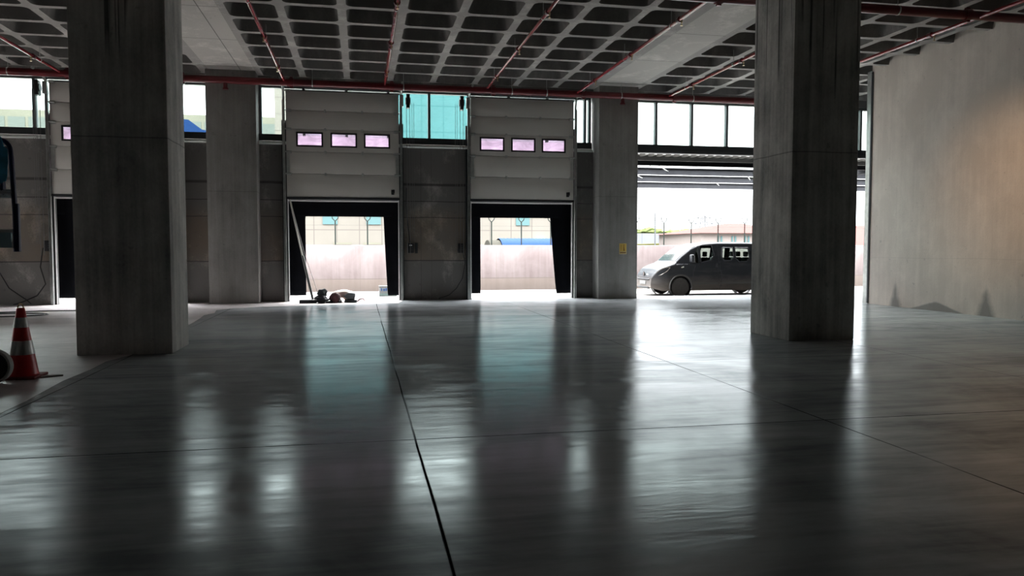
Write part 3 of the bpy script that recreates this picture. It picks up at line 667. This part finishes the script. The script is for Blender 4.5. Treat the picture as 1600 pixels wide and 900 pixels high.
# ------------------------------------------------------------------ outside: yard
b = MB(); b.box(-70, 80, 22.92, 120, -.6, -.15); b.box(-70, -15.95, 0, 22.92, -.6, -.15); tag(b.build('yard_ground', 'ground', origin=(0, 60, -.6)), 'bright concrete yard outside the loading openings', 'ground', kind='structure')
b = MB(); b.box(8.05, 17.5, 22.5, 22.95, -.4, -.03); b.prism([(22.95, -.16), (22.95, -.03), (24.0, -.15), (24.0, -.16)], 8.05, 22, 'x'); tag(structure(b.build('trim_ramp', 'ground')), 'low concrete ramp at the open bay', 'trim')
b = MB(); b.box(-30, 21.5, 29.5, 29.8, -.2, 1.60, .02)
tag(b.build('boundary_wall', 'yard_wall', origin=(0, 29.6, -.15)), 'long pinkish concrete boundary wall across the yard', 'wall')
b = MB(); b.box(21.6, 45, 33.5, 33.8, -.75, -.16 + .02); b.box(21.6, 45, 31.5, 31.8, -.2, .02); tag(b.build('low_kerb_wall', 'ground', origin=(30, 31.6, -.15)), 'low grey kerb wall seen right of the right column', 'wall')
o = thing('panel_fence', 'white sheet fence seen between right column and tan wall', 'fence', (30, 33, -.15))
m = MB(); x = 21.7
while x < 40: m.prism([(x, 33.0), (x + .1, 32.96), (x + .2, 33.0)], .05, 1.0, 'z'); x += .2
m.build('sheet', 'far_white', o); m = MB(); m.box(21.6, 40, 32.9, 33.0, -.02, .07); m.build('bottom_rail', plain('ochre_rail', (.5, .38, .18), .7), o)

# Y-topped fence posts with barbed wire on the boundary wall
fx = [-2.1 + 1.19 * k for k in range(0, 20)]
fo = thing('security_fence', 'wire fence of Y-topped posts standing on the pinkish boundary wall', 'fence', (9, 29.65, 1.6))
M['post'] = plain('post_grey_green', (.014, .017, .015), .8, spec=.05)
first = None
for k, x in enumerate(fx):
    if first is None:
        m = MB(); m.tube([(x, 29.65, 1.602), (x, 29.65, 2.52)], .026, 8); m.tube([(x, 29.65, 2.50), (x - .1, 29.65, 2.60), (x - .12, 29.65, 2.74)], .018, 6); m.tube([(x, 29.65, 2.50), (x + .1, 29.65, 2.60), (x + .12, 29.65, 2.74)], .018, 6)
        first = m.build('post', 'post', fo); x_first = x
    else:
        c = first.copy(); COL.objects.link(c); c.parent = fo; c.location = (x - x_first, 0, 0)
m = MB()
for z in (2.7, 2.62, 2.35): m.tube([(fx[0] - 1, 29.65, z), (fx[-1] + 1, 29.65, z)], .002, 4)
m.build('barbed_wire', 'post', fo)

# blue barrel-roofed shed behind the wall
o = thing('barrel_shed', 'shed with a corrugated blue barrel roof just behind the boundary wall', 'shed', (9, 33.5, -.15))
m = MB(); m.box(5.6, 11.1, 32.5, 34.6, -.15, 1.3); m.build('shed_wall', 'factory', o)
m = MB(); prev = None; N = 14
nx = 64
for i in range(nx + 1):
    x = 6.0 + 5.2 * i / nx; rr = 1 + (.02 if i % 2 else 0)
    ring = [m.b.verts.new((x, 33.5 + 1.15 * rr * math.cos(PI * q / N), 1.25 + .66 * rr * math.sin(PI * q / N))) for q in range(N + 1)]
    if prev:
        for q in range(N): m.b.faces.new((prev[q], prev[q + 1], ring[q + 1], ring[q]))
    prev = ring
m.build('barrel_roof', 'blue_roof', o)
m = MB(); m.prism([(33.5 + 1.1 * math.cos(PI * q / N), 1.2 + .64 * math.sin(PI * q / N)) for q in range(N + 1)], 5.5, 6.0, 'x'); m.build('gable_end', 'gable', o)
# teal glass and beige panel building
o = thing('office_building', 'beige panelled building with teal glass upper floors beyond the yard', 'building', (3.8, 50, -.15))
m = MB(); m.box(-4.9, 13.4, 48, 62, -.15, 4.3); m.build('clad_base', 'cladding', o)
m = MB(); m.box(-3.6, 12.6, 48.05, 62, 4.3, 11.15); m.build('glass_storeys', 'curtain_glass', o)
m = MB(); m.box(-4.9, -3.6, 47.95, 62, 4.3, 11.25); m.box(12.6, 13.4, 47.95, 62, 4.3, 11.25); m.box(-4.9, 13.4, 48, 62, 11.15, 11.5); m.build('corner_pier', 'cladding', o)
for x in (-2.21, .38, 3.1, 9.73, 6.4, 12.0):
    if x + .95 < 13.3:
        f = MB(); f.box(x, x + .88, 47.95, 48.0, 2.92, 3.70); wn = f.build('window', 'teal_window', o)
m = MB(); m.box(10.95, 11.6, 47.5, 48, 1.2, 2.05, .03); m.build('air_unit', 'white_paint', o)
for x in (-1.6, .2, 4.2):
    f = MB(); f.box(x, x + 1.1, 47.96, 48.0, 1.70, 1.82); f.build('vent', 'factory', o)

# distant factory at left
def factory(xa, xb, y, zt, zb, label):
    o = thing('factory_building', label, 'building', ((xa + xb) / 2, y, -.15))
    m = MB(); m.box(xa, xb, y, y + 12, -.15, zt); m.build('wall', 'factory', o)
    x = xa + .6; n = 0
    while x < xb - 1.4:
        for z in (zb, zb + 1.05):
            f = MB(); f.box(x, x + 1.35, y - .04, y, z, z + .92); f.build('window_pane', 'white_paint' if False else 'factory_glass', o); n += 1
        x += 1.62
        if n > 90: break
    return o
factory(-42, -7.2, 75, 13.6, 11.0, 'long pale factory with a grid of windows seen through the left high windows')
o = thing('blue_canopy', 'blue sloped roof in front of the pale factory', 'roof', (-17, 66, -.15))
m = MB(); m.prism([(-16.5, 11.95), (-13.4, 11.75), (-12.4, 11.0), (-11.8, 10.9), (-11.8, 9.0), (-16.5, 9.0)], 66, 70); m.build('roof_sheet', 'blue_roof', o)
m = MB(); m.box(-16.3, -12.0, 66.2, 69.8, -.15, 9.0); m.build('wall', 'factory', o)

# far right background
o = thing('house', 'low pink-walled house with a red roof behind the black van', 'house', (26, 45, -.15))
m = MB(); m.box(21.0, 27.1, 45, 52, -.15, 2.45); m.build('wall', 'house_wall', o)
m = MB()
A = [(20.8, 44.7, 2.42), (27.2, 44.7, 2.42), (27.2, 52.3, 2.42), (20.8, 52.3, 2.42), (24.4, 48.5, 3.15), (25.6, 48.5, 3.15)]
V = [m.b.verts.new(p) for p in A]
for f in ((0, 1, 5, 4), (1, 2, 5), (2, 3, 4, 5), (3, 0, 4), (3, 2, 1, 0)): m.b.faces.new([V[i] for i in f])
m.build('roof', 'red_roof', o)
for x in (22.05, 23.0, 23.9, 25.0, 26.0):
    for d in (0, .22):
        f = MB(); f.box(x + d, x + d + .11, 44.96, 45, 1.78, 2.24); f.build('window', 'teal_window', o)
o = thing('storage_house', 'white building with red roof seen right of the right column', 'building', (32, 42, -.15))
m = MB(); m.box(27.9, 38, 40, 48, -.15, 1.5); m.build('wall', 'house_wall', o)
m = MB(); m.prism([(27.6, 1.35), (38.4, 1.35), (33, 3.0)], 39.7, 48.3); m.build('roof', 'red_roof', o)
m = MB(); m.box(14, 44, 62, 63, -.15, 2.72); tag(m.build('sheet_wall', 'far_white', origin=(28, 62.5, -.15)), 'long bluish white sheet wall far behind the van', 'wall')
m = MB(); m.prism([(13.8, -.15), (13.8, 1.7), (16, 1.95), (20, 1.75), (25, 1.9), (31, 1.5), (31, -.15)], 55, 59); tag(m.build('grass_bank', 'grass', origin=(22, 57, -.15)), 'dry yellow grass bank behind the boundary wall', 'grass', kind='stuff')
m = MB(); rnd = random.Random(3)
for k in range(46):
    x = 17 + k * .42; m.tube([(x, 70, -.15), (x, 70, 2.9)], .06, 5); m.blob((x, 70 + rnd.uniform(-1, 1), 2.9 + rnd.uniform(-.1, .2)), (.9, .8, rnd.uniform(.25, .5) * (1.1 - k * .012)), k, .3, 2)
tag(m.build('hedge', 'bushes', origin=(26, 70, 2)), 'distant row of yellow green bushes', 'bushes', kind='stuff')
# pylon
o = thing('power_pylon', 'faint lattice electricity pylon far behind the van', 'pylon', (52, 112, 0)); M['pylon'] = plain('pylon_grey', (.05, .052, .055), .8, spec=.03)
m = MB(); px, py = 52.6, 112
for s1 in (-1, 1):
    for s2 in (-1, 1): m.tube([(px + s1 * 1.1, py + s2 * 1.1, -.15), (px + s1 * .25, py + s2 * .25, 6.4)], .07, 4)
for k in range(9):
    z = k * .75; h = 1.1 - .85 * z / 6.4; h2 = 1.1 - .85 * (z + .75) / 6.4
    m.tube([(px - h, py - h, z), (px + h2, py - h2, z + .75)], .04, 4); m.tube([(px + h, py - h, z), (px - h2, py - h2, z + .75)], .04, 4)
m.build('lattice_tower', 'pylon', o)
for z, ww in ((4.2, 2.2), (5.2, 1.8), (6.1, 1.3)):
    m = MB(); m.tube([(px - ww, py, z), (px, py, z + .35), (px + ww, py, z)], .06, 4); m.tube([(px - ww, py, z), (px + ww, py, z)], .05, 4); m.build('cross_arm', 'pylon', o)
for x, zt in ((19.9, 3.9), (31.9, 4.0)):
    m = MB(); m.tube([(x, 50.0 if x < 25 else 58, -.15), (x, 50.0 if x < 25 else 58, zt)], .05, 6); tag(m.build('utility_pole', 'pylon', origin=(x, 50, -.15)), 'thin grey pole behind the fence, left of the house' if x < 25 else 'thin grey pole standing behind the house roof', 'pole')

# foam box in the yard
o = thing('cooler_box', 'white box with blue print on the ground outside the loading opening', 'box', (.95, 26.5, -.15)); M['box_blue'] = plain('blue_print', (.015, .035, .09), .8, spec=.05); M['box_teal'] = plain('teal_print', (.05, .075, .07), .6); M['foam'] = plain('white_foam', (.085, .085, .085), .9, spec=.05)
bx = .62
m = MB(); m.box(bx, bx + .60, 26.4, 26.75, -.15, .17, .012); m.build('body', 'foam', o)
m = MB(); m.box(bx - .01, bx + .61, 26.39, 26.76, .17, .205, .01); m.build('lid', 'foam', o)
m = MB()
for k, (a, c, z0, z1) in enumerate([(.06, .10, .04, .13), (.14, .19, .03, .12), (.21, .26, .04, .13), (.28, .33, .03, .13), (.38, .46, .05, .11), (.48, .56, .05, .11)]): m.box(bx + a, bx + c, 26.394, 26.4, z0, z1)
m.build('blue_print', 'box_blue', o)
m = MB(); m.box(bx + .02, bx + .33, 26.394, 26.4, -.13, -.05); m.box(bx + .46, bx + .58, 26.394, 26.4, -.13, -.06); m.build('green_print', 'box_teal', o)

# ------------------------------------------------------------------ canopy outside the open bay
o = thing('steel_canopy', 'dark steel canopy frame outside the open bay', 'canopy', (14, 27, 4.1))
zb = 4.12
for y, z in ((23.6, zb + .03), (26.2, zb), (28.95, zb), (32.0, zb)):
    m = MB(); x0, x1 = 8.0, 24.5
    m.box(x0, x1, y - .01, y + .01, z, z + .24); m.box(x0, x1, y - .07, y + .07, z, z + .015); m.box(x0, x1, y - .07, y + .07, z + .225, z + .24); m.build('beam', 'canopy_steel', o)
for x in (7.6, 17.6, 24.4):
    m = MB(); m.box(x - .01, x + .01, 22.5, 32.0, zb + .02, zb + .22); m.box(x - .06, x + .06, 22.5, 32, zb + .22, zb + .235); m.box(x - .06, x + .06, 22.5, 32, zb, zb + .015); m.build('rafter', 'canopy_steel', o)
for x in (9.2, 13.8, 18.4):
    for y in (23.6, 26.2, 28.95):
        m = MB(); m.tube([(x, y, zb + .02), (x + .55, y + .5, zb + .25)], .02, 6); m.tube([(x + 1.7, y + 2.6, zb + .12), (x + .2, y + .1, zb + .12)], .016, 6); m.build('brace', 'galv', o)
m = MB(); x = 8.0; pts = []
while x < 24.5:
    pts += [(x, 4.42), (x + .07, 4.36), (x + .16, 4.36), (x + .23, 4.42)]; x += .28
up = [(a, z + .012) for a, z in pts]
poly = pts + up[::-1]
A = [m.b.verts.new((a, 22.52, z)) for a, z in poly]; Bv = [m.b.verts.new((a, 24.9, z)) for a, z in poly]; n = len(poly)
for i in range(n): m.b.faces.new((A[i], A[(i + 1) % n], Bv[(i + 1) % n], Bv[i]))
m.build('corrugated_deck', 'canopy_deck', o)
m = MB(); m.box(8.0, 24.5, 23.0, 23.06, zb + .12, zb + .27); m.build('deck_edge', 'canopy_deck', o)
for x in (12.6, 24.4):
    if x > 20: m = MB(); m.box(x - .08, x + .08, 31.9, 32.1, -.15, zb); m.build('post', 'canopy_steel', o)

# ------------------------------------------------------------------ van
VX, VY, VZ = 9.65, 25.2, -.15       # nose, centre line, ground
M['van_paint'] = None
def van_paint():
    t = NT('dusty_dark_paint'); X, Y, Z = t.xyz()
    nz = t.noise((2, 2, 6), 4)
    d = t.math('ADD', t.remap(Z, .75, .1, 0, .85), t.math('MULTIPLY', t.math('SUBTRACT', nz, .5), .5), None, True)
    t.put(t.b.inputs['Base Color'], t.mix(d, (.024, .025, .028), (.15, .13, .115)))
    t.put(t.b.inputs['Roughness'], t.remap(d, 0, 1, .3, .7)); t.b.inputs['Specular IOR Level'].default_value = .05; return t.m
M['van_paint'] = van_paint()
van = thing('van', 'black dusty passenger van parked outside the open bay', 'van', (VX, VY, VZ))
def ztop(x):
    P = [(0, .66), (.06, .78), (.2, .93), (.5, 1.06), (.72, 1.13), (1.0, 1.38), (1.35, 1.63), (1.62, 1.75), (1.85, 1.80), (2.3, 1.83), (3.4, 1.83), (4.4, 1.80), (4.68, 1.74), (4.78, 1.55)]
    for (a, za), (b_, zb_) in zip(P[:-1], P[1:]):
        if x <= b_: return za + (zb_ - za) * (x - a) / (b_ - a)
    return P[-1][1]
def hw(x, z):
    f = 1 - .24 * max(0, 1 - x / .55) ** 2.0 - .05 * max(0, (x - 4.4) / .4) ** 2
    r = .95 * f
    if z > 1.1: r -= .16 * ((z - 1.1) / .72) ** 1.15
    if z < .45: r -= .04 * ((.45 - z) / .25)
    if x < 1.7 and z > 1.1: r -= .05 * (1.7 - x) / .7
    return r
def xfront(x, z):  # nose bulges a little at bumper height
    return x - (.05 * max(0, 1 - abs(z - .42) / .4)) * max(0, 1 - x / .4)
WC = [(.94, .33), (4.04, .33)]
def inpoly(x, z, poly):
    c = False; n = len(poly)
    for i in range(n):
        (x1, z1), (x2, z2) = poly[i], poly[(i + 1) % n]
        if (z1 > z) != (z2 > z) and x < (x2 - x1) * (z - z1) / (z2 - z1) + x1: c = not c
    return c
SIDE = {'quarter': [(1.33, 1.16), (1.42, 1.42), (1.58, 1.66), (1.60, 1.13)], 'front': [(1.65, 1.16), (1.64, 1.70), (1.72, 1.735), (2.08, 1.735), (2.16, 1.4), (2.03, 1.23)],
        'mid': [(2.47, 1.65), (2.86, 1.65), (2.86, 1.30), (2.76, 1.22), (2.5, 1.22), (2.43, 1.32)], 'mid2': [(2.93, 1.65), (3.42, 1.65), (3.44, 1.30), (3.33, 1.18), (3.05, 1.18), (2.93, 1.30)],
        'rear': [(3.6, 1.65), (4.4, 1.62), (4.45, 1.25), (3.62, 1.22)]}
WS = [(.78, 0), (1.52, 0)]  # windshield x-range
m = MB(); B = m.b; NX = 150; NZ = 40; NR = 10
rows = []
for i in range(NX + 1):
    x = 4.78 * (i / NX) ** (1.0); zt = ztop(x); zb0 = .20 + .10 * max(0, 1 - x / .3)
    sec = []
    zs_ = [zb0 + (zt - .07 - zb0) * j / NZ for j in range(NZ + 1)]
    right = [(-hw(x, z), z) for z in zs_]
    h = hw(x, zt - .07)
    top = []
    for q in range(1, 5):
        a = PI / 2 * q / 4; top.append((-(h - .10 * (1 - math.cos(a))), zt - .07 + .06 * math.sin(a)))
    yt = h - .10
    mid = [(-yt + 2 * yt * q / NR, zt - .01 + .02 * math.sin(PI * q / NR)) for q in range(1, NR)]
    full = right + top + mid + [(-y, z) for y, z in top[::-1]] + [(-y, z) for y, z in right[::-1]]
    rows.append([B.verts.new((VX + xfront(x, z), VY + y, VZ + z)) for y, z in full])
cnt = len(rows[0])
for i in range(NX):
    xm = 4.78 * (i + .5) / NX
    for k in range(cnt - 1):
        c = [rows[i][k], rows[i + 1][k], rows[i + 1][k + 1], rows[i][k + 1]]
        zc = sum(v.co.z for v in c) / 4 - VZ; yc = sum(v.co.y for v in c) / 4 - VY
        if any((xm - a) ** 2 + (zc - b_) ** 2 < .385 ** 2 for a, b_ in WC): continue
        if k <= NZ or k >= cnt - 2 - NZ:
            if any(inpoly(xm, zc, p) for p in SIDE.values()): continue
        elif .84 < xm < 1.5 and abs(yc) < .64: continue
        B.faces.new(c)
B.faces.new(rows[0]); B.faces.new(rows[-1][::-1])
bmesh.ops.recalc_face_normals(B, faces=B.faces)
m.build('body', 'van_paint', van)
def side_panel(poly, name, mat, off=.006, par=van, frame=None, sides=(-1, 1)):
    for sg in sides:
        q = MB(); V = [q.b.verts.new((VX + x, VY + sg * (hw(x, z) + off), VZ + z)) for x, z in poly]; q.b.faces.new(V)
        bmesh.ops.triangulate(q.b, faces=q.b.faces); p = q.build(name, mat, par)
        if frame:
            f = MB(); f.tube([(VX + x, VY + sg * (hw(x, z) + off), VZ + z) for x, z in poly + [poly[0]]], frame, 5); f.build('window_seal', 'black', p)
for k, p in SIDE.items(): side_panel(p, 'side_window', 'van_glass', .004, frame=.022)
q = MB()
xs = [.80, 1.0, 1.2, 1.4, 1.54]; g = [[q.b.verts.new((VX + x, VY + s_ * .74, VZ + ztop(x) + .004 + .012 * (1 - abs(s_)))) for s_ in (-1, -.5, 0, .5, 1)] for x in xs]
for i in range(4):
    for j in range(4): q.b.faces.new((g[i][j], g[i + 1][j], g[i + 1][j + 1], g[i][j + 1]))
q.build('windshield', plain('windshield_glass', (.014, .018, .017), .12, .0, spec=.10), van)
# headlight, arches, mouldings
M['lamp'] = plain('headlight_lens', (.14, .125, .11), .2, .2); M['trim_van'] = plain('van_trim_grey', (.04, .038, .036), .6); M['plate_grey'] = plain('plate_grey', (.13, .13, .125), .6); M['chrome'] = plain('chrome', (.75, .75, .75), .15, 1.0); M['hub'] = plain('dusty_hub', (.10, .09, .08), .6, .2); M['tyre'] = plain('dusty_tyre', (.035, .032, .03), .85, 0, .2, 12)
side_panel([(.03, .66), (.13, .84), (.28, .96), (.50, 1.03), (.56, .99), (.45, .86), (.25, .74)], 'headlight', 'lamp', .012)
for a, b_ in WC:
    for sg in (-1, 1):
        f = MB(); f.tube([(VX + a + .40 * math.cos(t_), VY + sg * (hw(a, .5) + .0), VZ + b_ + .40 * math.sin(t_)) for t_ in [PI * (-.06 + 1.12 * q / 18) for q in range(19)]], .028, 6); f.build('wheel_arch', 'trim_van', van)
        wv = MB(); y = VY + sg * .80
        wv.lathe([(.19, -.11), (.29, -.11), (.325, -.08), (.33, 0), (.325, .08), (.29, .11), (.19, .11)], (VX + a, y, VZ + b_), 'y', 32); wh = wv.build('wheel', 'tyre', van)
        wv = MB(); wv.lathe([(.03, sg * .09), (.07, sg * .09), (.09, sg * .07), (.14, sg * .06), (.17, sg * .085), (.20, sg * .10), (.20, -sg * .1), (.03, -sg * .1)], (VX + a, y, VZ + b_), 'y', 24); wv.build('hub_cap', 'hub', wh)
        wv = MB(); wv.lathe([(.385, -.16), (.385, .10)], (VX + a, VY + sg * .78, VZ + b_), 'y', 24)
        bmesh.ops.delete(wv.b, geom=[f_ for f_ in wv.b.faces if len(f_.verts) > 4], context='FACES_ONLY'); wv.build('wheel_well', 'black', van)
side_panel([(1.33, .40), (2.27, .42), (2.27, .48), (1.33, .46)], 'side_moulding', 'trim_van', .012)
side_panel([(2.33, .42), (3.60, .44), (3.60, .50), (2.33, .48)], 'side_moulding', 'trim_van', .012)
for pts in ([(2.30, 1.76), (2.30, 1.2), (2.28, .9), (2.27, .22)], [(1.45, 1.05), (1.38, .8), (1.36, .45), (1.37, .25)], [(3.58, 1.7), (3.58, .5), (3.56, .25)]):
    for sg in (-1,):
        f = MB(); f.tube([(VX + x, VY + sg * (hw(x, z) + .001), VZ + z) for x, z in pts], .008, 5); f.build('door_gap', 'black', van)
for zt_ in (.88, .62, .36):
    side_panel([(2.31, zt_), (2.44, zt_), (2.44, zt_ - .012), (2.31, zt_ - .012)], 'step_mark', 'black', .008, sides=(-1,))
f = MB(); f.tube([(VX + x, VY - (hw(x, z) + .002), VZ + z) for x, z in [(2.36, 1.2), (2.34, .92), (2.40, .8), (2.42, .5), (2.36, .26)]], .01, 5); f.build('fuel_strap', 'black', van)
side_panel([(2.17, 1.0), (2.21, 1.13), (2.26, 1.13), (2.27, .98)], 'door_handle', 'black', .014)
side_panel([(.93, 1.0), (1.03, 1.03), (1.04, .99), (.95, .965)], 'side_repeater', 'chrome', .01)
for sg in (-1, 1):
    f = MB(); yy = VY + sg * (hw(1.35, 1.3) + .12); f.box(VX + 1.24, VX + 1.36, yy - .10, yy + .10, VZ + 1.16, VZ + 1.42, .035); f.tube([(VX + 1.36, VY + sg * hw(1.4, 1.15), VZ + 1.17), (VX + 1.32, yy, VZ + 1.2)], .02, 6); mr = f.build('side_mirror', 'black', van)
    f = MB(); f.box(VX + 1.36, VX + 1.366, yy - .075, yy + .075, VZ + 1.19, VZ + 1.39); f.build('mirror_glass', 'chrome', mr)
# front face details
fx0 = VX - .045
def front(y0, y1, z0, z1, name, mat, dx=.0):
    f = MB(); f.box(fx0 - .012 + dx, fx0 + .06, VY + y0, VY + y1, VZ + z0, VZ + z1, .008); return f.build(name, mat, van)
front(-.55, .55, .56, .60, 'grille_bar', 'black'); front(-.46, .46, .63, .66, 'grille_bar', 'black', .03)
front(-.50, .50, .26, .33, 'lower_grille', 'black'); front(-.26, .26, .40, .51, 'number_plate', 'plate_grey', -.01)
for z in (.28, .31):
    front(-.48, .48, z, z + .01, 'grille_slat', 'trim_van', -.006)
f = MB(); f.prism([(VY - .0, VZ + .83), (VY - .06, VZ + .75), (VY, VZ + .67), (VY + .06, VZ + .75)], VX - .035, VX + .02, 'x'); f.build('emblem', 'chrome', van)
for y in (-.68, .56): front(y, y + .12, .30, .38, 'fog_lamp', 'lamp', .05)
# interior
M['seat'] = plain('seat_cloth', (.03, .03, .033), .8)
f = MB(); f.box(VX + .3, VX + 4.7, VY - .8, VY + .8, VZ + .25, VZ + .45); f.box(VX + .85, VX + 1.15, VY - .7, VY + .7, VZ + .6, VZ + 1.08, .03); f.build('cabin_floor', 'seat', van)
for x in (1.95, 2.75, 3.45):
    for y in (-.5, .05, .5) if x > 2 else (-.45, .45):
        f = MB(); f.box(VX + x, VX + x + .14, VY + y - .2, VY + y + .2, VZ + .75, VZ + 1.32, .05); f.box(VX + x - .4, VX + x, VY + y - .2, VY + y + .2, VZ + .65, VZ + .8, .04); f.box(VX + x + .02, VX + x + .12, VY + y - .12, VY + y + .12, VZ + 1.34, VZ + 1.52, .04); f.build('seat', 'seat', van)
f = MB(); f.lathe([(.17, 0), (.185, .012), (.17, .025)], (VX + 1.42, VY - .42, VZ + 1.12), 'x', 20)
bmesh.ops.delete(f.b, geom=[f_ for f_ in f.b.faces if len(f_.verts) > 4], context='FACES_ONLY'); f.build('steering_wheel', 'black', van)

# ------------------------------------------------------------------ added lamp, out of sight behind the right column, warming the tan wall
o = thing('added_wash_lamp', 'added unseen lamp behind the right column, warming the tan wall', 'lamp', (7.96, 11.6, 4.3))
f = MB(); f.box(7.925, 7.95, 11.5, 11.7, 4.2, 4.4, .005); f.tube([(7.95, 11.6, 4.3), (8.05, 11.6, 4.3)], .02, 8); f.build('bracket', 'steel_dark', o)
f = MB(); f.box(8.05, 8.09, 11.48, 11.72, 4.2, 4.38, .01); f.build('added_lamp_housing', 'steel_dark', o)
ld = bpy.data.lights.new('added_wash_light', 'SPOT'); ld.energy = 260; ld.color = (1.0, .62, .34); ld.spot_size = math.radians(46); ld.spot_blend = 1.0; ld.shadow_soft_size = .1
lo = bpy.data.objects.new('added_wash_light', ld); COL.objects.link(lo); lo.location = (8.14, 11.62, 4.28)
lo.rotation_euler = (Vector((13.4, 13.9, 2.75)) - lo.location).to_track_quat('-Z', 'Y').to_euler()
